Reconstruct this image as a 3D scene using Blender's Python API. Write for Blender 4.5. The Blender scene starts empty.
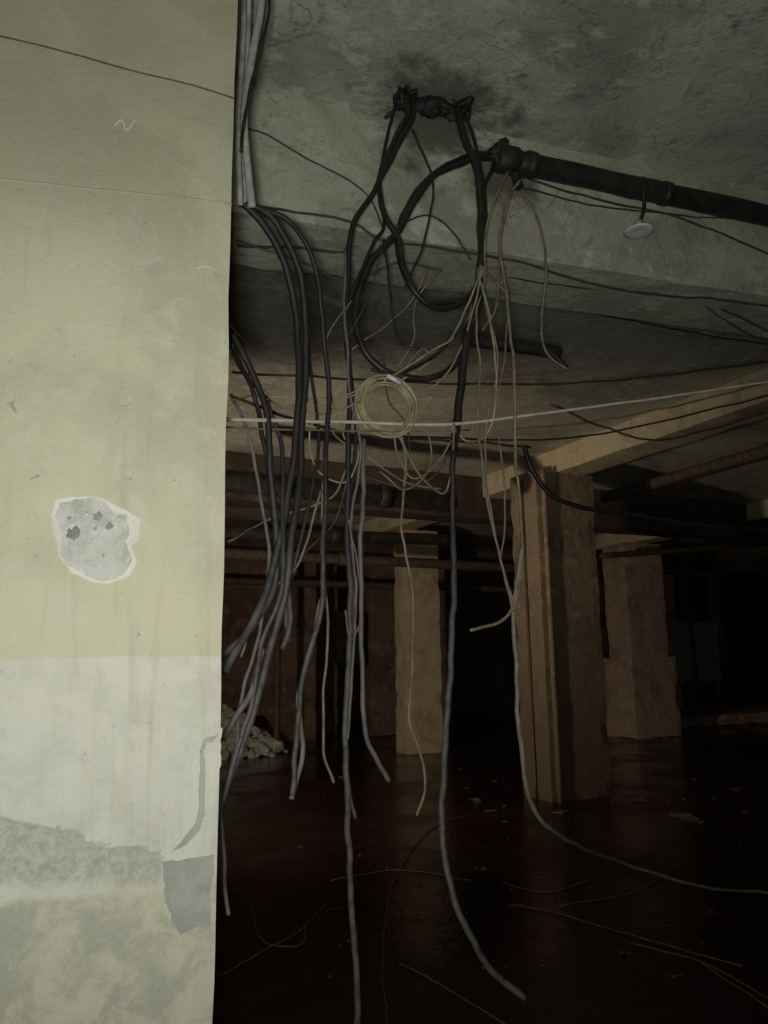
import bpy, bmesh, math, random
from mathutils import Vector, Matrix, noise

random.seed(7)
sc = bpy.context.scene
try:
    sc.view_settings.view_transform = 'Standard'
    sc.view_settings.look = 'None'
except Exception:
    pass

# ------------------------------------------------------------------ camera
H = 1.5
F = 773.0
th, pi_, ro = math.radians(26), math.radians(10.5), math.radians(0.8)
fw = Vector((math.sin(th)*math.cos(pi_), math.cos(th)*math.cos(pi_), math.sin(pi_)))
r0 = Vector((math.cos(th), -math.sin(th), 0))
u0 = r0.cross(fw)
R = r0*math.cos(ro) - u0*math.sin(ro)
U = u0*math.cos(ro) + r0*math.sin(ro)
EYE = Vector((0, 0, H))
cam_d = bpy.data.cameras.new('camera')
cam = bpy.data.objects.new('camera', cam_d)
sc.collection.objects.link(cam)
cam.matrix_world = Matrix(((R.x, U.x, -fw.x, EYE.x), (R.y, U.y, -fw.y, EYE.y), (R.z, U.z, -fw.z, EYE.z), (0, 0, 0, 1)))
cam_d.sensor_fit = 'HORIZONTAL'
cam_d.sensor_width = 36
cam_d.lens = 36*F/768
cam_d.clip_start = 0.02
sc.camera = cam

# survey helpers: sight-line from the viewpoint met with a real plane of the building
SK = math.radians(-8)      # near wall / beam line is 8 degrees off the column grid
DA = Vector((math.cos(SK), math.sin(SK), 0))
DN = Vector((-math.sin(SK), math.cos(SK), 0))
def ray(px, py):
    return R*((px-384)/F) + U*((512-py)/F) + fw
def W(px, py, D):
    d = ray(px, py); return EYE + d*(D/d.dot(DN))
def WY(px, py, Y):
    d = ray(px, py); return EYE + d*(Y/d.y)
def WX(px, py, X):
    d = ray(px, py); return EYE + d*(X/d.x)
def WZ(px, py, z):
    d = ray(px, py); return EYE + d*((z-H)/d.z)
DP = 1.69

# ------------------------------------------------------------------ materials
def newmat(name):
    m = bpy.data.materials.new(name); m.use_nodes = True
    nt = m.node_tree
    b = nt.nodes['Principled BSDF']
    return m, nt, b
def N(nt, t, **kw):
    n = nt.nodes.new(t)
    for k, v in kw.items():
        if k in n.inputs: n.inputs[k].default_value = v
        else: setattr(n, k, v)
    return n
def mix(nt, fac, a, b):
    m = nt.nodes.new('ShaderNodeMix'); m.data_type = 'RGBA'
    for s, v in ((0, fac), (6, a), (7, b)):
        if isinstance(v, bpy.types.NodeSocket): nt.links.new(v, m.inputs[s])
        else: m.inputs[s].default_value = v if s == 0 else (*v, 1)
    return m.outputs[2]
def ramp(nt, src, lo, hi, a=0.0, b=1.0):
    m = nt.nodes.new('ShaderNodeMapRange'); m.interpolation_type = 'SMOOTHSTEP'
    nt.links.new(src, m.inputs[0])
    m.inputs[1].default_value = lo; m.inputs[2].default_value = hi
    m.inputs[3].default_value = a; m.inputs[4].default_value = b
    return m.outputs[0]
def nz(nt, pos, scale, detail=6, rough=.6, dist=0.0):
    n = N(nt, 'ShaderNodeTexNoise', Scale=scale, Detail=detail, Roughness=rough, Distortion=dist)
    nt.links.new(pos, n.inputs['Vector']); return n.outputs[0]
def pos_(nt):
    return nt.nodes.new('ShaderNodeNewGeometry').outputs['Position']
def bump(nt, b, h, strength=.3, dist=.02):
    n = N(nt, 'ShaderNodeBump', Strength=strength, Distance=dist)
    nt.links.new(h, n.inputs['Height']); nt.links.new(n.outputs[0], b.inputs['Normal'])
def math_(nt, op, a, b):
    m = nt.nodes.new('ShaderNodeMath'); m.operation = op
    for i, v in enumerate((a, b)):
        if isinstance(v, bpy.types.NodeSocket): nt.links.new(v, m.inputs[i])
        else: m.inputs[i].default_value = v
    return m.outputs[0]

def concrete(name, base, dark, light=None, s=1.0, bs=.5, rough=.9, stains=(), spot_amt=.75, vein=0, low_dark=None):
    m, nt, b = newmat(name)
    p = pos_(nt)
    big = nz(nt, p, 1.3*s, 8, .65, .6)
    med = nz(nt, p, 5*s, 10, .7, .3)
    fine = nz(nt, p, 40*s, 6, .7)
    c = mix(nt, ramp(nt, big, .42, .66), base, dark)
    if light: c = mix(nt, ramp(nt, med, .53, .62, 0, .8), c, light)
    spots = nz(nt, p, 11*s, 5, .75, 1.0)
    c = mix(nt, ramp(nt, spots, .58, .70, 0, spot_amt), c, tuple(v*.4 for v in dark))
    c = mix(nt, ramp(nt, fine, .3, .75, 0, .35), c, tuple(v*.5 for v in base))
    if vein:   # hairline cracks
        v = N(nt, 'ShaderNodeTexNoise', Scale=1.7*s, Detail=6.0, Roughness=.6, Distortion=.8)
        nt.links.new(p, v.inputs['Vector'])
        d = math_(nt, 'ABSOLUTE', math_(nt, 'SUBTRACT', v.outputs[0], .5), 0)
        c = mix(nt, ramp(nt, d, 0, .008, vein, 0), c, tuple(v*.3 for v in dark))
    if low_dark:   # darker towards the bottom: (top height, colour)
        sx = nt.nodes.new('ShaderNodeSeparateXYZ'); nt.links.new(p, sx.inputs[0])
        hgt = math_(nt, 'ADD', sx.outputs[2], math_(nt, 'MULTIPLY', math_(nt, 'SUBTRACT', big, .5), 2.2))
        c = mix(nt, ramp(nt, hgt, 0, low_dark[0], .85, 0), c, low_dark[1])
    for (ctr, rad, col, amt) in stains:   # grime around pipe penetrations
        dn = N(nt, 'ShaderNodeVectorMath', operation='DISTANCE'); nt.links.new(p, dn.inputs[0]); dn.inputs[1].default_value = ctr
        dd = math_(nt, 'ADD', dn.outputs['Value'], math_(nt, 'MULTIPLY', math_(nt, 'SUBTRACT', med, .5), rad*2.5))
        c = mix(nt, ramp(nt, dd, rad*.35, rad, amt, 0), c, col)
    nt.links.new(c, b.inputs['Base Color'])
    b.inputs['Roughness'].default_value = rough
    h = math_(nt, 'ADD', math_(nt, 'MULTIPLY', med, 1.0), math_(nt, 'MULTIPLY', fine, .25))
    bump(nt, b, h, bs, .03)
    return m

sleeve = W(432, 108, 2.7); pend = W(505, 165, 2.7)
ST = [(tuple(sleeve), .34, (.10, .095, .07), .8), (tuple(pend), .24, (.09, .085, .065), .8)]
M_ceil = concrete('concrete_ceiling', (.62, .62, .525), (.36, .36, .30), (.73, .73, .63), 1.0, .75, stains=ST, spot_amt=.55, vein=.5)
M_beam = concrete('concrete_beam', (.66, .655, .52), (.43, .43, .33), (.76, .755, .62), 1.3, .6, stains=ST, spot_amt=.5, vein=.45)
M_col = concrete('plaster_column', (.36, .28, .19), (.20, .15, .10), (.46, .37, .26), 1.6, .5, low_dark=(2.8, (.10, .07, .05)))
M_colp = concrete('plaster_column_pale', (.66, .55, .38), (.44, .35, .24), (.74, .63, .46), 1.6, .4)
M_colr = concrete('plaster_column_pinkish', (.56, .42, .34), (.36, .26, .2), (.66, .54, .45), 1.8, .5)
M_fbeam = concrete('plaster_beam', (.70, .61, .42), (.46, .40, .27), (.78, .69, .50), 1.9, .5)
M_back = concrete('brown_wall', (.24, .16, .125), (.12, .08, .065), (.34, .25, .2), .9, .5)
M_dark = concrete('dark_concrete', (.10, .075, .06), (.05, .04, .032), (.14, .105, .085), .9, .5)  # plain dark concrete for the outer walls and cross beams
M_fill = concrete('pale_cement', (.78, .78, .72), (.56, .56, .50), (.86, .86, .80), 9, .6, spot_amt=.6)
M_cement2 = concrete('smooth_cement', (.45, .455, .41), (.36, .36, .32), None, 6, .35, spot_amt=.4)
M_knock = concrete('knockout_cement', (.40, .40, .37), (.27, .27, .24), None, 8, .5)
M_rim = concrete('chipped_plaster', (.80, .78, .69), (.68, .665, .58), None, 8, .3, spot_amt=.2)
M_rubble = concrete('rubble', (.16, .12, .09), (.07, .05, .04), None, 4, .6)

# painted wall
M_wall, nt, b = newmat('painted_wall')
p = pos_(nt)
sx = nt.nodes.new('ShaderNodeSeparateXYZ'); nt.links.new(p, sx.inputs[0]); z = sx.outputs[2]
dt = N(nt, 'ShaderNodeVectorMath', operation='DOT_PRODUCT'); nt.links.new(p, dt.inputs[0]); dt.inputs[1].default_value = DA
along = dt.outputs['Value']
wob = nz(nt, p, 9, 6, .6)
zz = math_(nt, 'ADD', z, math_(nt, 'MULTIPLY', math_(nt, 'SUBTRACT', wob, .5), .012))
big = nz(nt, p, 2.2, 8, .6, .5); med = nz(nt, p, 12, 8, .7, .4); fine = nz(nt, p, 90, 4, .6)
yel = mix(nt, ramp(nt, big, .36, .64), (.56, .54, .385), (.46, .445, .33))
yel = mix(nt, ramp(nt, med, .48, .66, 0, .7), yel, (.57, .555, .44))
whi = mix(nt, ramp(nt, med, .4, .66), (.62, .605, .525), (.54, .53, .455))
c = mix(nt, ramp(nt, zz, 1.500, 1.507), whi, yel)
low = mix(nt, ramp(nt, med, .42, .6), (.54, .53, .40), (.40, .395, .32))
zb = math_(nt, 'ADD', zz, math_(nt, 'MULTIPLY', math_(nt, 'SUBTRACT', big, .5), .1))
c = mix(nt, ramp(nt, zb, 1.04, 1.06), low, c)
# scraped render band low on the wall
p0, p1 = W(0, 818, DP), W(160, 852, DP); q0, q1 = W(0, 888, DP), W(160, 892, DP)
a0, a1 = p0.dot(DA), p1.dot(DA)
def line(z0, z1):
    k = (z1-z0)/(a1-a0); return math_(nt, 'ADD', math_(nt, 'MULTIPLY', along, k), z0-k*a0)
jag = math_(nt, 'MULTIPLY', math_(nt, 'SUBTRACT', med, .5), .07)
up = math_(nt, 'ADD', math_(nt, 'SUBTRACT', line(p0.z, p1.z), z), jag)
dn_ = math_(nt, 'ADD', math_(nt, 'SUBTRACT', z, line(q0.z, q1.z)), jag)
band = math_(nt, 'MULTIPLY', ramp(nt, up, -.002, .008), ramp(nt, dn_, -.015, .03))
band = math_(nt, 'MULTIPLY', band, ramp(nt, along, a1-.01, a1+.02, 1, 0))
grain = mix(nt, ramp(nt, nz(nt, p, 40, 6, .8), .4, .62), (.35, .345, .28), (.49, .48, .40))
c = mix(nt, math_(nt, 'MULTIPLY', band, ramp(nt, fine, .3, .6, .65, 1)), c, grain)
c = mix(nt, math_(nt, 'MULTIPLY', ramp(nt, zz, 2.2, 2.75), ramp(nt, big, .3, .6, .55, .95)), c, (.335, .325, .22))  # patchy darker top: light falling off up the wall, painted into its colour
spk = nz(nt, p, 34, 4, .7, 1.2)
c = mix(nt, ramp(nt, spk, .65, .72, 0, .7), c, (.24, .22, .17))
scr = N(nt, 'ShaderNodeTexNoise', Scale=6.0, Detail=5.0, Roughness=.8, Distortion=2.0)
mp = nt.nodes.new('ShaderNodeMapping'); mp.inputs['Scale'].default_value = (6, 6, 1.2)
nt.links.new(p, mp.inputs[0]); nt.links.new(mp.outputs[0], scr.inputs['Vector'])
c = mix(nt, ramp(nt, scr.outputs[0], .60, .72, 0, .4), c, (.65, .64, .55))
drip = N(nt, 'ShaderNodeTexNoise', Scale=1.0, Detail=6.0, Roughness=.7, Distortion=.5)
mp2 = nt.nodes.new('ShaderNodeMapping'); mp2.inputs['Scale'].default_value = (16, 16, 1.1)
nt.links.new(p, mp2.inputs[0]); nt.links.new(mp2.outputs[0], drip.inputs['Vector'])
c = mix(nt, ramp(nt, drip.outputs[0], .48, .70, 0, .4), c, (.37, .355, .27))
nt.links.new(c, b.inputs['Base Color']); b.inputs['Roughness'].default_value = .75
bh = math_(nt, 'ADD', med, math_(nt, 'MULTIPLY', fine, .5))
bh = math_(nt, 'SUBTRACT', bh, math_(nt, 'MULTIPLY', band, .8))
bump(nt, b, bh, .5, .008)

# water
M_water, nt, b = newmat('murky_water')
p = pos_(nt)
c = mix(nt, ramp(nt, nz(nt, p, 1.5, 8, .7, 1.0), .4, .65), (.026, .013, .012), (.048, .025, .022))
nt.links.new(c, b.inputs['Base Color'])
nt.links.new(ramp(nt, nz(nt, p, .9, 5, .6, .5), .42, .6, .10, .32), b.inputs['Roughness'])
b.inputs['IOR'].default_value = 1.24
bump(nt, b, nz(nt, p, 4.5, 6, .7), .25, .03)

def cable(name, c1, c2, rough=.55, dusty=True):
    m, nt, b = newmat(name)
    p = pos_(nt)
    sx = nt.nodes.new('ShaderNodeSeparateXYZ'); nt.links.new(p, sx.inputs[0])
    n1 = nz(nt, p, 14, 6, .7); n2 = nz(nt, p, 60, 4, .7)
    f = ramp(nt, n1, .35, .65)
    if dusty:   # plaster dust sits on the lower lengths
        zf = ramp(nt, math_(nt, 'ADD', sx.outputs[2], math_(nt, 'MULTIPLY', n1, .7)), 2.5, 1.65)
        f = math_(nt, 'MULTIPLY', zf, ramp(nt, nz(nt, p, 25, 5, .7), .35, .6, .4, 1))
    c = mix(nt, f, c1, c2)
    nt.links.new(c, b.inputs['Base Color'])
    b.inputs['Roughness'].default_value = rough
    bump(nt, b, n2, .2, .003)
    return m
M_blk = cable('rubber_black', (.014, .013, .013), (.035, .03, .027), .45, False)
M_dust = cable('rubber_dusty', (.022, .02, .02), (.155, .142, .135), .6)
M_gry = cable('pvc_grey', (.20, .19, .18), (.12, .11, .10), .6, False)
M_lgt = cable('pvc_pale', (.34, .31, .25), (.20, .175, .135), .6, False)
M_tan = cable('wire_tan', (.32, .27, .18), (.18, .14, .09), .6, False)
M_yel = cable('wire_yellow', (.48, .45, .26), (.28, .26, .15), .5, False)
M_wht = cable('wire_white', (.85, .8, .65), (.65, .6, .47), .5, False)
M_thin = cable('wire_dark', (.05, .042, .035), (.09, .075, .055), .6, False)
M_red = cable('wire_sunk', (.26, .16, .12), (.13, .07, .055), .4, False)
M_iron = cable('cast_iron', (.010, .010, .010), (.035, .03, .026), .6, False)
M_steel = cable('conduit_steel', (.50, .51, .47), (.28, .28, .26), .5, False)
M_rust = cable('rusty_pipe', (.14, .105, .08), (.07, .055, .04), .7, False)
M_white = cable('porcelain', (.85, .86, .82), (.7, .7, .65), .3, False)
M_cab = cable('cabinet_paint', (.42, .43, .47), (.3, .3, .33), .5, False)

# ------------------------------------------------------------------ mesh helpers
def finish(name, me, mat, parent=None, smooth=False):
    if me.vertices:
        xs = [v.co for v in me.vertices]
        cen = Vector((sum(getattr(v, a) for v in xs)/len(xs) for a in 'xyz'))
    else: cen = Vector()
    if parent is None:
        me.transform(Matrix.Translation(-cen))
    o = bpy.data.objects.new(name, me)
    sc.collection.objects.link(o)
    if parent is None: o.location = cen
    else:
        o.parent = parent
        o.matrix_parent_inverse = Matrix.Translation(-parent.location)
    if mat: me.materials.append(mat)
    if smooth:
        for f in me.polygons: f.use_smooth = True
    return o

def box(name, lo, hi, mat, rot=0.0, step=.12, amp=.006, chip=.02, parent=None):
    """Subdivided concrete box with slightly uneven faces and knocked edges."""
    lo, hi = Vector(lo), Vector(hi)
    dim = hi-lo
    n = [max(2, min(60, int(round(d/step)))) for d in dim]
    bm = bmesh.new(); vs = {}
    def v(i, j, k):
        key = (i, j, k)
        if key not in vs:
            q = Vector((lo.x+dim.x*i/n[0], lo.y+dim.y*j/n[1], lo.z+dim.z*k/n[2]))
            out = [(-1 if a == 0 else (1 if a == m else 0)) for a, m in zip(key, n)]
            s = sum(abs(a) for a in out)
            d = noise.noise(q*3.1)*amp + noise.noise(q*9.0)*amp*.5
            if s >= 2: d -= chip*max(0, noise.noise(q*4.3)+.15)
            q += Vector(out)*d
            vs[key] = bm.verts.new(q)
        return vs[key]
    for a in range(3):
        b_, c_ = (a+1) % 3, (a+2) % 3
        for side in (0, n[a]):
            for i in range(n[b_]):
                for j in range(n[c_]):
                    def k(ii, jj):
                        t = [0, 0, 0]; t[a] = side; t[b_] = ii; t[c_] = jj; return v(*t)
                    q = [k(i, j), k(i+1, j), k(i+1, j+1), k(i, j+1)]
                    if side == 0: q.reverse()
                    bm.faces.new(q)
    me = bpy.data.meshes.new(name); bm.to_mesh(me); bm.free()
    if rot: me.transform(Matrix.Rotation(rot, 4, 'Z'))
    return finish(name, me, mat, parent)

def crom(pts, seg):
    out = []
    P = [pts[0]*2-pts[1]] + pts + [pts[-1]*2-pts[-2]]
    for i in range(1, len(P)-2):
        a, b, c, d = P[i-1:i+3]
        for s in range(seg):
            t = s/seg
            out.append(.5*((2*b)+(c-a)*t+(2*a-5*b+4*c-d)*t*t+(3*b-a-3*c+d)*t**3))
    out.append(P[-2].copy()); return out

def tube_bm(bm, path, rad, sides=8):
    n = len(path); prev = None; t0 = None; rings = []
    for i, p in enumerate(path):
        t = (path[min(i+1, n-1)]-path[max(i-1, 0)])
        if t.length < 1e-9: t = Vector((0, 0, 1))
        t.normalize()
        if prev is None:
            a = Vector((0, 0, 1)) if abs(t.z) < .9 else Vector((1, 0, 0))
            nrm = t.cross(a).normalized()
        else:
            nrm = (prev - t*prev.dot(t))
            if nrm.length < 1e-6: nrm = t.orthogonal()
            nrm.normalize()
        prev = nrm; bn = t.cross(nrm)
        r = rad(i/(n-1)) if callable(rad) else rad
        rings.append([bm.verts.new(p + nrm*math.cos(2*math.pi*k/sides)*r + bn*math.sin(2*math.pi*k/sides)*r) for k in range(sides)])
    for a, b in zip(rings, rings[1:]):
        for k in range(sides):
            bm.faces.new((a[k], a[(k+1) % sides], b[(k+1) % sides], b[k]))
    bm.faces.new(list(reversed(rings[0]))); bm.faces.new(rings[-1])

def tube(name, pts, rad, mat, seg=8, sides=8, wob=.003, parent=None):
    path = crom([Vector(p) for p in pts], seg) if len(pts) > 1 else pts
    sd = random.uniform(0, 99)
    if wob:
        path = [p + noise.noise_vector(p*5+Vector((sd, 0, 0)))*wob*2 + noise.noise_vector(p*16+Vector((sd, 0, 0)))*wob for p in path]
    bm = bmesh.new(); tube_bm(bm, path, rad, sides)
    me = bpy.data.meshes.new(name); bm.to_mesh(me); bm.free()
    return finish(name, me, mat, parent, True)

def hang(name, pts, D, rad, mat, var=.05, wob=.004, seg=9):
    """Cable strung in the hanging plane D metres out, with natural fore-aft sway."""
    sd = random.uniform(0, 50); out = []
    for i, q in enumerate(pts):
        d = q[2] if len(q) > 2 else D + var*noise.noise(Vector((i*.45, sd, 0)))*1.6
        out.append(W(q[0], q[1], d))
    return tube(name, out, rad, mat, seg, 8, wob)

def patch(name, outline, D, mat, thick=.003, jit=.003, parent=None):
    pts = [W(x, y, D) for x, y in outline]
    fine = []
    for i, a in enumerate(pts):
        b_ = pts[(i+1) % len(pts)]; m = max(2, int((b_-a).length/.004))
        for k in range(m):
            q = a.lerp(b_, k/m)
            o = noise.noise_vector(q*22)*jit*2.4 + noise.noise_vector(q*70)*jit*1.4
            fine.append(q + DA*o.x + Vector((0, 0, 1))*o.z)
    bm = bmesh.new()
    f = bm.faces.new([bm.verts.new(q) for q in fine])
    f.normal_update()
    if f.normal.dot(DN) > 0: f.normal_flip()
    r = bmesh.ops.extrude_face_region(bm, geom=[f])
    for v in [g for g in r['geom'] if isinstance(g, bmesh.types.BMVert)]: v.co -= DN*thick
    bmesh.ops.recalc_face_normals(bm, faces=bm.faces)
    bmesh.ops.triangulate(bm, faces=[g for g in bm.faces if len(g.verts) > 4])
    me = bpy.data.meshes.new(name); bm.to_mesh(me); bm.free()
    return finish(name, me, mat, parent)

def lump(name, c, r, mat, sub=3, amp=.35, sq=(1, 1, 1), parent=None):
    bm = bmesh.new(); bmesh.ops.create_icosphere(bm, subdivisions=sub, radius=1)
    for v in bm.verts:
        k = 1 + amp*noise.noise(v.co*1.8+c*5) + amp*.5*noise.noise(v.co*4+c*5)
        v.co = c + Vector((v.co.x*r*sq[0], v.co.y*r*sq[1], v.co.z*r*sq[2]))*k
    me = bpy.data.meshes.new(name); bm.to_mesh(me); bm.free()
    return finish(name, me, mat, parent, True)

# ------------------------------------------------------------------ room shell
ZC = 3.75
box('floor', (-5, -3, -.2), (20, 19, 0), M_water, step=.6, amp=0, chip=0)
box('ceiling', (-5, -3, ZC), (20, 19, ZC+.25), M_ceil, step=.4, amp=.004, chip=0)
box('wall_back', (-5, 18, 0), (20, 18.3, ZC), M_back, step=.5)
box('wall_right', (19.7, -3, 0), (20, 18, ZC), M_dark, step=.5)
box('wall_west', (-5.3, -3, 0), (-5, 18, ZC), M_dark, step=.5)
box('wall_front', (-5, -3.3, 0), (20, -3, ZC), M_dark, step=.5)
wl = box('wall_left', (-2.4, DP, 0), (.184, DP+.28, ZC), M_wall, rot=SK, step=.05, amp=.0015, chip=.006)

# plaster damage on the near wall
patch('plaster_rim', [(55,500),(70,496),(100,498),(125,507),(141,520),(139,540),(130,545),(136,562),(130,576),(108,584),(90,580),(70,573),(57,548),(53,525)], DP-.001, M_rim, .0025, .002, wl)
patch('cement_fill', [(58,502),(80,498),(104,501),(113,509),(127,514),(130,530),(124,542),(131,560),(124,575),(105,581),(88,575),(68,568),(59,545),(62,530),(56,515)], DP-.003, M_fill, .002, .0035, wl)
for i, (x, y, r) in enumerate([(75, 533, .013), (99, 516, .009), (110, 526, .008), (96, 529, .005), (70, 518, .005), (88, 512, .004), (104, 556, .004)]):
    lump('knockout_%d' % i, W(x, y, DP-.004), r, M_knock, 3, .6, (1.1, .35, .9), wl)
patch('edge_repair', [(222,728),(208,733),(198,738),(195,760),(197,790),(192,815),(182,835),(165,848),(165,862),(190,862),(215,852),(217,800)], DP-.001, M_wall, .0015, .002, wl)
patch('cement_repair', [(163,862),(190,858),(212,852),(211,900),(209,932),(196,926),(182,934),(172,922),(166,900)], DP-.002, M_cement2, .003, .003, wl)
patch('edge_crack', [(219,733),(203,738),(199,752),(203,752),(207,742),(214,741)], DP-.002, M_cement2, .002, .0015, wl)
patch('edge_crack', [(200,750),(204,752),(206,790),(204,815),(199,830),(186,844),(172,852),(185,836),(196,822),(199,800)], DP-.002, M_cement2, .002, .0012, wl)
tube('crack_line', [W(-60, 22, DP-.002), W(0, 36, DP-.002), W(60, 50, DP-.002), (W(130, 70, DP-.002)), W(190, 84, DP-.002), W(234, 98, DP-.002)], .0018, M_thin, 8, 6, .0012, wl)
tube('plaster_ridge', [W(-60, 172, DP), W(60, 186, DP), W(150, 195, DP), W(232, 204, DP)], .0028, M_wall, 8, 6, .0006, wl)
tube('scratch', [W(115, 125, DP), W(122, 120, DP), W(127, 130, DP), W(137, 118, DP)], .0014, M_rim, 6, 5, .001, wl)
tube('scratch', [W(196, 268, DP), W(206, 266, DP), W(216, 270, DP)], .0014, M_rim, 6, 5, .001, wl)

# near beam crossing the ceiling
box('ceiling_beam', (-3, 2.73, 3.17), (16, 3.13, ZC+.02), M_beam, rot=SK, step=.09, amp=.006, chip=.02)

# column grid and the beams they carry
SF = 3.48
def column(lo, hi, mat, base=True):
    o = box('concrete_column', (lo[0], lo[1], -.02), (hi[0], hi[1], SF+.01), mat, step=.1, amp=.008, chip=.024)
    return o
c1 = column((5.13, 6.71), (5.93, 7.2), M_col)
tube('corner_pipe', [(5.20, 6.67, 0), (5.20, 6.67, 1.2), (5.20, 6.67, 2.4), (5.20, 6.67, 3.48)], .03, M_col, 6, 10, .002, c1)
tube('earth_strip', [(5.11, 6.95, 0), (5.11, 6.95, 1.2), (5.11, 6.95, 3.4)], .015, M_rust, 6, 8, .002, c1)
column((5.67, 10.9), (6.29, 11.3), M_colp)
c3 = column((10.1, 10.7), (11.0, 11.3), M_colr)
box('cladding', (10.02, 10.62, 0), (11.08, 11.38, 1.4), M_colr, step=.1, amp=.01, chip=.03, parent=c3)
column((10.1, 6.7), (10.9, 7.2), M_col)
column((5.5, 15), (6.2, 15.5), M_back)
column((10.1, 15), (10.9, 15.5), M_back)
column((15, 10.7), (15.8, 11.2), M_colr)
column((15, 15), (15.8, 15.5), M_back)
box('roof_beam', (5.42, 3.4, SF), (5.82, 18, ZC+.02), M_fbeam, step=.15, amp=.008)
box('roof_beam', (10.3, 3.4, SF), (10.7, 18, ZC+.02), M_fbeam, step=.15, amp=.008)
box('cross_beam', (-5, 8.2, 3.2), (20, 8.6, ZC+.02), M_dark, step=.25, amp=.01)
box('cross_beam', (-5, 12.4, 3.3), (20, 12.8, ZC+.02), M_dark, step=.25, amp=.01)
pt = box('wall_partition', (3.2, 13.6, 0), (5.2, 13.85, 3.4), M_back, step=.2, amp=.01)
box('pier', (6.3, 13.6, 0), (8.1, 13.85, 3.4), M_back, step=.2, amp=.01, parent=pt)
va, vb = WY(335, 665, 13.58), WY(364, 612, 13.58)
box('dark_opening', (va.x, 13.52, va.z), (vb.x, 13.62, vb.z), M_iron, step=.1, amp=.002, parent=pt)  # solid near-black block; its colour stands for the shade inside an opening
# low plinth behind the right-hand column
box('concrete_plinth', (11.3, 11.6, 0), (17, 13.2, .22), M_colr, step=.2, amp=.02, chip=.06)

# ------------------------------------------------------------------ pipes
def pipe(name, a, b_, r, mat, collars=(), brk=False, jag=0):
    a, b_ = Vector(a), Vector(b_)
    bm = bmesh.new()
    tube_bm(bm, [a.lerp(b_, t/24) for t in range(25)], r, 20)
    for t, rr, w in collars:
        d = (b_-a).normalized(); c = a.lerp(b_, t)
        tube_bm(bm, [c-d*w, c-d*w*.8, c+d*w*.8, c+d*w], lambda q, rr=rr: rr if .1 < q < .9 else rr*.82, 20)
    if jag:
        for v in bm.verts: v.co += noise.noise_vector(v.co*14)*jag
    me = bpy.data.meshes.new(name); bm.to_mesh(me); bm.free()
    return finish(name, me, mat, None, True)
pa, pb = W(507, 160, 2.58), W(768, 216, 2.58)
dp = pipe('drain_pipe', pa, pa+(pb-pa)*1.8, .047, M_iron, [(.0, .058, .05), (.045, .055, .025), (.32, .053, .02)], jag=.006)
lump('broken_end', W(500, 155, 2.58), .045, M_iron, 4, .9, (1.0, .8, .8), dp)
tube('cut_end', [W(492, 148, 2.58), W(500, 160, 2.58), W(512, 168, 2.58), W(517, 184, 2.58)], .02, M_iron, 6, 10, .008, dp)
tube('hanger', [W(643, 178, 2.56), W(643, 190, 2.53), W(644, 208, 2.55), W(640, 222, 2.55)], .008, M_iron, 6, 8, .001, dp)
def lathe(name, c, prof, mat, parent=None):
    bm = bmesh.new(); rings = []
    for r, zo in prof:
        rings.append([bm.verts.new(c+Vector((math.cos(k*math.pi/12)*r, math.sin(k*math.pi/12)*r, zo))) for k in range(24)])
    for a, b_ in zip(rings, rings[1:]):
        for k in range(24): bm.faces.new((a[k], a[(k+1) % 24], b_[(k+1) % 24], b_[k]))
    me = bpy.data.meshes.new(name); bm.to_mesh(me); bm.free()
    return finish(name, me, mat, parent, True)
lathe('lamp_holder', W(639, 230, 2.55), [(.004, .04), (.018, .038), (.02, .012), (.055, .002), (.062, -.006), (.05, -.01), (.01, -.004), (.002, -.003)], M_white)

sl = pipe('broken_pipe_sleeve', W(402, 100, 2.63), W(464, 110, 2.62), .026, M_iron, [(0, .038, .02), (.5, .034, .03), (1, .04, .022)], jag=.022)
lump('rim_left', W(405, 95, 2.62), .047, M_iron, 4, 1.1, (.8, 1, 1.0), sl)
lump('rim_right', W(457, 108, 2.62), .045, M_iron, 4, 1.0, (1, 1, .8), sl)
lump('rust_clump', W(430, 106, 2.64), .035, M_iron, 4, 1.2, (1.5, 1, .8), sl)
tube('clip', [W(384, 118, 2.66), W(392, 112, 2.64), W(402, 104, 2.62)], .007, M_iron, 5, 8, .003, sl)
pipe('pipe_stub', W(470, 340, 2.95), W(556, 352, 2.95), .030, M_iron, [(1, .026, .02)])
tube('pipe_bracket', [W(540, 345, 2.9), W(556, 358, 2.9), W(566, 368, 2.9)], .012, M_iron)

pipe('duct_pipe', WY(200, 478, 6.5), WY(452, 503, 6.5), .10, M_iron, [(.3, .115, .06), (.7, .115, .06)])
pipe('duct_pipe', WY(200, 532, 8.0), WY(452, 540, 8.0), .07, M_iron, [(.5, .085, .06)])
pipe('rusty_water_pipe', WY(200, 552, 9.5), WY(520, 568, 9.5), .07, M_rust, [(.4, .09, .06)])
pipe('rusty_water_pipe', WY(200, 580, 12.5), WY(520, 590, 12.5), .06, M_rust)
pipe('service_pipe', WX(600, 499, 7.2), WX(800, 441, 7.2), .07, M_rust, [(.3, .085, .05)])
pipe('service_pipe', WY(600, 556, 9.8), WY(800, 542, 9.8), .05, M_rust)
pipe('standpipe', (7.3, 12.3, 0), (7.3, 12.3, 3.3), .06, M_rust, [(.4, .08, .05)])
pipe('standpipe', (4.0, 12.2, 0), (4.0, 12.2, 3.3), .05, M_rust, [(.6, .07, .05)])
pipe('standpipe', (13.2, 12.2, .2), (13.2, 12.2, 3.3), .08, M_rust, [(.3, .1, .06)])

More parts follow.
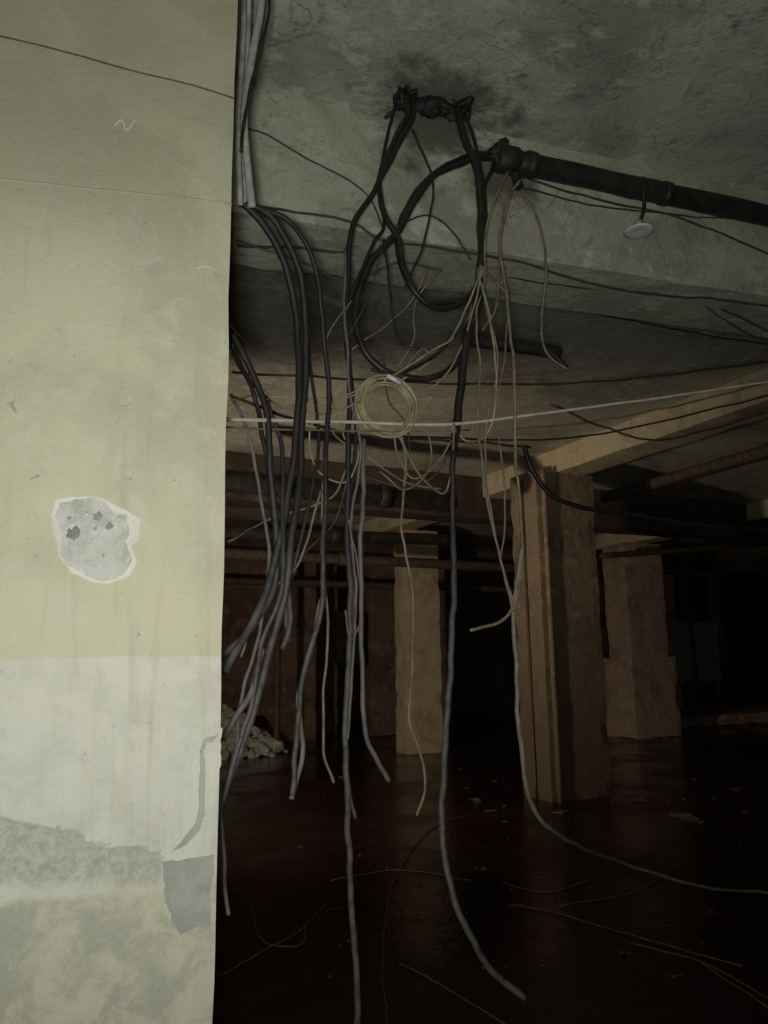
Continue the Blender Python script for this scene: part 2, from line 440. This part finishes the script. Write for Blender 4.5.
# conduits at the top of the wall edge
tube('steel_conduit', [W(266, -60, 2.05), W(262, 0, 2.05), W(251, 60, 2.05), W(244, 115, 2.05), W(247, 160, 2.05), W(252, 207, 2.05)], .012, M_steel, 8, 10, .001)
tube('steel_conduit', [W(250, -60, 2.1), W(249, 0, 2.1), W(246, 70, 2.1), W(243, 130, 2.1), W(246, 208, 2.1)], .009, M_steel, 8, 10, .001)
tube('steel_conduit', [W(244, -60, 2.06), W(243, 40, 2.06), W(238, 120, 2.06), W(240, 205, 2.06)], .009, M_steel, 8, 10, .001)
hang('electrical_cable', [(274,-40),(268,20),(256,70),(246,110),(240,150)], 2.02, .005, M_blk)

# ------------------------------------------------------------------ cables
C = 'hanging_cable'
hang(C, [(404,92,2.6),(409,112,2.56),(398,135,2.55),(384,162,2.55),(380,190,2.55),(386,216,2.5),(398,240,2.5),(403,268,2.5),(418,295,2.5),(440,309,2.52),(463,302,2.54),(478,284,2.56),(484,262,2.56)], 2.5, .0115, M_blk)
hang(C, [(410,94,2.6),(411,118,2.55),(396,150,2.52),(374,190,2.5),(352,228),(347,280),(348,340),(350,400),(347,460),(348,540),(350,620),(346,720),(347,800),(350,880),(356,960),(356,1040)], 2.46, .0100, M_dust)
hang(C, [(400,90,2.62),(388,130,2.57),(381,175,2.55),(383,225,2.53),(372,245,2.5),(350,300),(346,345),(352,380),(356,440),(350,520),(353,600),(347,700),(346,760),(356,818)], 2.5, .0065, M_dust)
hang(C, [(500,158,2.6),(470,160,2.57),(440,172,2.54),(416,198,2.5),(398,232,2.5),(372,262,2.5),(358,300,2.5),(359,335,2.5),(374,362,2.5),(400,376,2.5),(432,377,2.5),(458,360,2.52),(474,328,2.54),(482,280,2.55)], 2.5, .0125, M_blk)
hang(C, [(500,154,2.6),(475,154,2.6),(445,166,2.57),(420,188,2.55),(402,215,2.55),(396,245,2.55),(408,282,2.56),(430,304,2.55),(462,300,2.55)], 2.5, .009, M_blk)
hang(C, [(458,106,2.6),(462,130,2.56),(474,160,2.55),(481,200,2.54),(480,260,2.53),(476,310,2.52),(466,345,2.5),(462,390,2.5),(456,430,2.5),(452,455,2.5)], 2.5, .016, M_blk)
hang(C, [(455,420,2.5),(452,460),(453,520),(452,600),(449,680),(444,760),(443,830),(450,880),(463,922),(488,968),(524,998)], 2.48, .0110, M_dust, .06)
hang(C, [(465,112,2.6),(478,150,2.57),(486,200,2.56),(482,270,2.54),(470,318,2.52),(440,350,2.5),(400,372,2.5),(372,370,2.5)], 2.5, .007, M_blk)
hang(C, [(495,165,2.6),(484,190,2.57),(478,230,2.57),(483,275,2.55)], 2.5, .008, M_blk)
# left bundle
hang(C, [(243,203,2.08),(264,226,2.1),(286,268,2.15),(297,320,2.2),(299,385,2.2),(295,450,2.2),(282,520,2.2),(270,580,2.2),(250,630,2.15),(224,672,2.1)], 2.2, .011, M_dust)
hang(C, [(250,205,2.08),(276,224,2.1),(298,268,2.15),(306,330,2.2),(303,400),(300,470),(292,540),(285,600),(262,680),(242,745),(222,800),(212,845)], 2.22, .0105, M_dust)
hang(C, [(258,206,2.08),(288,222,2.1),(312,258,2.15),(323,320,2.2),(327,400),(326,480),(323,560),(318,620),(304,680),(297,740),(292,796)], 2.25, .0080, M_dust)
hang(C, [(232,335,2.12),(248,365),(266,412),(271,470),(276,530),(274,585),(252,628),(220,660)], 2.2, .010, M_dust)
hang(C, [(230,345,2.1),(254,392),(264,440),(276,520),(284,570),(291,620),(284,650)], 2.25, .008, M_dust)
hang(C, [(268,400),(280,440),(283,520),(282,590),(262,640),(252,700),(240,745),(222,805),(214,845)], 2.18, .007, M_dust)
hang(C, [(219,780),(224,850),(225,890),(229,914)], 2.15, .0055, M_gry)
hang(C, [(222,742),(240,712),(252,690),(262,650)], 2.2, .009, M_gry)
hang(C, [(320,600),(312,645),(299,700),(304,745),(298,780),(292,798)], 2.3, .0075, M_lgt)
hang(C, [(364,440),(362,520),(361,600),(361,670),(366,730),(378,760),(389,781)], 2.4, .008, M_gry)
hang(C, [(326,420),(322,500),(324,560),(328,640),(324,700),(325,750),(335,784)], 2.4, .0045, M_tan)
hang(C, [(300,270),(312,380),(318,460),(300,540),(286,590),(290,640)], 2.3, .006, M_dust)
hang(C, [(322,490),(300,560),(262,600),(240,655)], 2.3, .004, M_tan)
hang(C, [(232,395),(246,430),(262,500),(270,560),(262,620),(244,690),(232,760),(220,830)], 2.24, .0055, M_gry)
# mid wires
Wn = 'loose_wire'
hang(Wn, [(398,420),(406,470),(402,530),(413,600),(412,650),(409,720),(421,756),(426,790),(417,816)], 2.45, .0045, M_tan)
hang(Wn, [(345,250),(346,330),(352,400),(360,450),(352,520),(356,600),(350,700),(348,740)], 2.42, .005, M_gry)
hang(Wn, [(396,430),(420,474),(444,492),(452,460),(455,428)], 2.45, .0035, M_tan)
hang(Wn, [(400,380),(430,362),(452,335),(470,300),(480,272)], 2.5, .004, M_yel)
hang(Wn, [(395,382),(420,350),(432,352),(462,330),(480,275)], 2.5, .003, M_tan)
hang(Wn, [(300,395),(340,410),(372,388),(420,358),(455,338)], 2.45, .0035, M_yel)
hang(Wn, [(228,350,2.1),(252,384),(284,408),(330,414),(360,402)], 2.35, .0035, M_tan)
hang(Wn, [(228,325,2.1),(260,352),(300,362),(352,330),(384,250)], 2.35, .003, M_thin)
hang(Wn, [(440,490),(405,482),(372,460),(340,440),(326,420)], 2.5, .003, M_tan)
hang(Wn, [(384,240),(392,300),(402,345),(420,350)], 2.5, .0045, M_blk)
hang(Wn, [(370,300),(384,360),(390,400),(410,430),(406,480)], 2.5, .003, M_thin)
hang(Wn, [(412,130),(432,180),(424,240),(404,290)], 2.5, .004, M_blk)
hang(Wn, [(395,225),(430,216),(452,232),(470,260)], 2.58, .0035, M_thin)
hang(Wn, [(236,240),(300,262),(350,280),(400,262),(440,270)], 2.6, .003, M_thin)
hang(Wn, [(228,540,2.1),(270,520),(330,500),(346,470)], 2.3, .003, M_tan)
hang(Wn, [(352,300),(330,330),(322,360),(332,400),(345,440)], 2.4, .003, M_tan)
hang(Wn, [(415,410),(430,440),(428,470),(405,490),(380,470)], 2.45, .003, M_tan)
hang(Wn, [(358,395),(330,405),(310,430),(318,470),(350,480),(362,440)], 2.42, .003, M_yel)
hang(Wn, [(232,400,2.2),(262,396),(300,402),(345,396),(378,380)], 2.4, .003, M_yel)
hang(Wn, [(415,395),(440,380),(462,350),(474,310),(480,275)], 2.45, .003, M_yel)
hang(Wn, [(425,270),(412,300),(380,330),(352,350)], 2.5, .003, M_tan)
hang(Wn, [(440,270),(415,300),(412,340),(392,375)], 2.48, .003, M_tan)
hang(Wn, [(350,470),(335,520),(300,560),(285,600)], 2.38, .003, M_thin)
hang(Wn, [(352,500),(366,480),(400,488),(432,478),(450,450)], 2.46, .003, M_thin)
hang(Wn, [(452,440),(440,460),(414,478),(398,455),(392,432)], 2.44, .003, M_lgt)
hang(Wn, [(345,610),(352,640),(362,610),(356,560),(349,520)], 2.42, .003, M_tan)
# right hand wires
hang(Wn, [(508,172),(498,192),(487,230),(484,280),(477,312),(480,370),(478,430),(486,490),(496,540),(506,585),(514,612)], 2.5, .0045, M_tan)
hang(Wn, [(512,192),(526,200),(541,228),(545,280),(541,330),(548,354),(567,369)], 2.6, .005, M_tan)
hang(Wn, [(512,190),(500,238),(505,300),(513,360),(514,430),(520,500),(523,560),(516,602),(500,622),(470,630)], 2.48, .006, M_tan)
hang(Wn, [(484,300),(498,360),(485,430),(489,500),(501,560),(513,602)], 2.5, .004, M_tan)
hang(Wn, [(478,272),(492,330),(496,400),(486,436),(466,440),(452,424)], 2.5, .004, M_yel)
hang(Wn, [(484,270),(508,300),(505,350),(498,420),(506,520),(502,560)], 2.55, .0035, M_tan)
hang(Wn, [(520,180),(505,200),(500,240),(497,300),(482,330)], 2.55, .004, M_tan)
lp = [W(523, 545, 2.5), W(514, 610, 2.5), W(517, 690, 2.5), W(521, 750, 2.52), W(531, 800, 2.6), W(560, 836, 2.8)]
lp += [WZ(620, 862, .45), WZ(700, 886, .22), WZ(768, 893, .08), WZ(860, 900, .01)]
tube('trailing_cable', lp, .0085, M_lgt, 10, 8, .004)
hang('trailing_cable', [(524,445,3.4),(532,470,3.4),(560,500,3.4),(620,513,3.4),(700,525,3.4),(800,532,3.4)], 3.4, .013, M_blk)
# taut white line
hang('white_string', [(200,419,2.0),(340,422,2.35),(452,424,2.47),(560,411,2.6),(680,395,2.7),(800,377,2.8)], 2.5, .006, M_wht, 0, .001)
hang('white_string', [(200,426,2.0),(340,431,2.35),(470,430,2.5)], 2.5, .003, M_tan, 0, .001)
# wires stapled on the beam and ceiling
S = 'surface_wire'
hang(S, [(240,206,2.7),(300,212,2.7),(350,222,2.7),(385,242,2.7),(440,248,2.7),(520,262,2.7),(620,290,2.7),(720,300,2.7),(800,312,2.7)], 2.7, .005, M_thin)
hang(S, [(240,128,2.7),(268,136,2.7),(310,160,2.7),(365,192,2.7),(384,228,2.65)], 2.7, .0035, M_thin)
hang(S, [(520,176,2.68),(600,200,2.7),(690,222,2.7),(800,268,2.7)], 2.7, .005, M_thin)
hang(S, [(512,185,2.66),(600,206,2.7),(720,218,2.7),(800,224,2.7)], 2.7, .004, M_thin)
hang(S, [(420,250,2.9),(520,252,2.9),(640,268,2.9),(700,298,2.9),(800,345,2.9)], 2.9, .006, M_thin)
hang(S, [(238,245,2.9),(330,250,2.9),(440,262,2.9),(560,285,2.9),(700,296,2.9),(800,306,2.9)], 2.9, .006, M_thin)
tube(S, [WZ(380, 235, 3.72), WZ(470, 275, 3.72), WZ(560, 305, 3.72), WZ(680, 330, 3.72), WZ(800, 350, 3.72)], .006, M_thin)
hang(S, [(512,430,3.4),(600,420,3.4),(700,400,3.4),(800,372,3.4)], 3.4, .005, M_tan)
hang(S, [(550,405,3.3),(600,425,3.3),(650,440,3.3),(700,432,3.3),(800,400,3.3)], 3.3, .006, M_thin)
hang(S, [(232,398,2.6),(300,420,2.8),(360,436,3.0),(440,440,3.2),(530,446,3.4)], 3, .006, M_thin)
hang(S, [(232,372,3.5),(330,378,3.5),(480,384,3.5),(620,380,3.5),(800,358,3.5)], 3.5, .006, M_thin)
hang(S, [(400,436,4),(520,440,4),(620,430,4),(800,388,4)], 4, .006, M_thin)
hang(S, [(505,250,2.9),(580,270,2.9),(660,280,2.9),(740,330,2.9),(800,350,2.9)], 2.9, .004, M_thin)
lump('wire_clump', W(660, 288, 2.9), .035, M_iron, 3, 1.1, (1.8, 1, .7))
# coil
def coil():
    bm = bmesh.new(); c = W(387, 406, 2.43)
    path = []; turns = 9
    for i in range(turns*22+1):
        a = i/22*2*math.pi
        r = .098 + .015*math.sin(a*.31+1) + .012*noise.noise(Vector((i*.05, 3, 0)))
        cx = .016*noise.noise(Vector((i*.025, 9, 0))); cz = .018*noise.noise(Vector((i*.025, 19, 0)))
        path.append(c + DA*(math.cos(a)*r+cx) + Vector((0, 0, 1))*(math.sin(a)*r*.98+cz) + DN*(.02*noise.noise(Vector((i*.09, 1, 5)))))
    tube_bm(bm, path, .0035, 6)
    me = bpy.data.meshes.new('wire_coil'); bm.to_mesh(me); bm.free()
    o = finish('wire_coil', me, M_yel, None, True)
    tube('tie', [W(388, 376, 2.40), W(394, 380, 2.39), W(400, 384, 2.41)], .008, M_white, 5, 8, .002, o)
coil()
lump('tape_knot', W(481, 272, 2.5), .02, M_lgt, 3, .5, (.8, .8, 1.2))
lump('tape_knot', W(453, 428, 2.47), .016, M_lgt, 3, .5, (.6, .6, 1.6))

# ------------------------------------------------------------------ floor litter
F_ = 'sunken_wire'
for pts in [[(388,1030),(383,950),(395,880),(430,830),(480,812)], [(205,984),(262,952),(300,930),(330,900)],
            [(508,904),(560,914),(640,938),(742,966)], [(396,962),(440,984),(506,1024)], [(690,955),(768,1008)],
            [(500,882),(545,892),(592,880)], [(250,905),(262,940),(300,945),(306,925)], [(560,905),(640,890),(700,850)],
            [(330,880),(400,870),(470,880)], [(620,940),(700,962),(790,1010)]]:
    tube(F_, [WZ(x, y, .006) for x, y in pts], .0042, M_red, 8, 6, .004)

def scatter(name, items, mat):
    bm = bmesh.new()
    for c, r, fl in items:
        m = Matrix.Translation(c) @ Matrix.Rotation(random.uniform(0, 6.28), 4, 'Z') @ Matrix.Rotation(random.uniform(-.3, .3), 4, 'X') @ Matrix.Diagonal((1, random.uniform(.4, 1), fl, 1))
        g = bmesh.ops.create_icosphere(bm, subdivisions=1, radius=r, matrix=m)
        for v in g['verts']: v.co += noise.noise_vector(v.co*9)*r*.5
    me = bpy.data.meshes.new(name); bm.to_mesh(me); bm.free()
    return finish(name, me, mat)
items = []
for _ in range(110):
    c = WZ(random.uniform(300, 760), random.uniform(765, 980), 0)
    items.append((c, random.uniform(.006, .022)*max(1, c.length/4), .3))
for px, py in [(478,800),(500,806),(690,820),(700,823),(676,816),(490,812),(560,812),(735,790),(640,800),(440,790)]:
    items.append((WZ(px, py, 0), random.uniform(.07, .13), .12))
scatter('floating_debris', items, M_rubble)
base = Vector((3.2, 12.4, 0))
items = []
for _ in range(320):
    a, r = random.uniform(0, 6.28), random.random()**.6*1.0
    items.append((base+Vector((math.cos(a)*r, math.sin(a)*r*.6, max(0, .8*(1-r/1.0))*random.uniform(.6, 1))), random.uniform(.05, .14), .7))
scatter('rubble_pile', items, M_fill)

# electrical cabinet
ca = WY(684, 682, 12.2); cb = WY(716, 622, 12.2)
cbn = box('electrical_cabinet', (ca.x, 12.2, ca.z), (cb.x, 12.45, cb.z), M_cab, step=.1, amp=.001, chip=0)
box('cabinet_door', (ca.x+.06, 12.17, ca.z+.06), (cb.x-.06, 12.2, cb.z-.06), M_cab, step=.1, amp=.001, chip=0, parent=cbn)
box('mount_post', ((ca.x+cb.x)/2-.05, 12.46, .2), ((ca.x+cb.x)/2+.05, 12.6, 3.3), M_rust, step=.2, amp=.001, parent=cbn)

# ------------------------------------------------------------------ light
def spot(name, loc, tgt, power, col, ang, blend, rad):
    l = bpy.data.lights.new(name, 'SPOT'); l.energy = power; l.color = col
    l.spot_size = math.radians(ang); l.spot_blend = blend; l.shadow_soft_size = rad
    o = bpy.data.objects.new(name, l); sc.collection.objects.link(o)
    o.location = loc
    o.rotation_euler = (Vector(tgt)-Vector(loc)).to_track_quat('-Z', 'Y').to_euler()
    return o
spot('phone_torch', (-.10, -.12, 1.42), W(270, 310, 2), 122, (.98, 1.0, .92), 150, 1, .07)
spot('work_light', (-.6, 5.0, 1.5), (6.0, 9.5, 2.4), 390, (1.0, .80, .58), 98, 1, .12)
w = bpy.data.worlds.new('world'); sc.world = w; w.use_nodes = True
w.node_tree.nodes['Background'].inputs[0].default_value = (.006, .006, .006, 1)
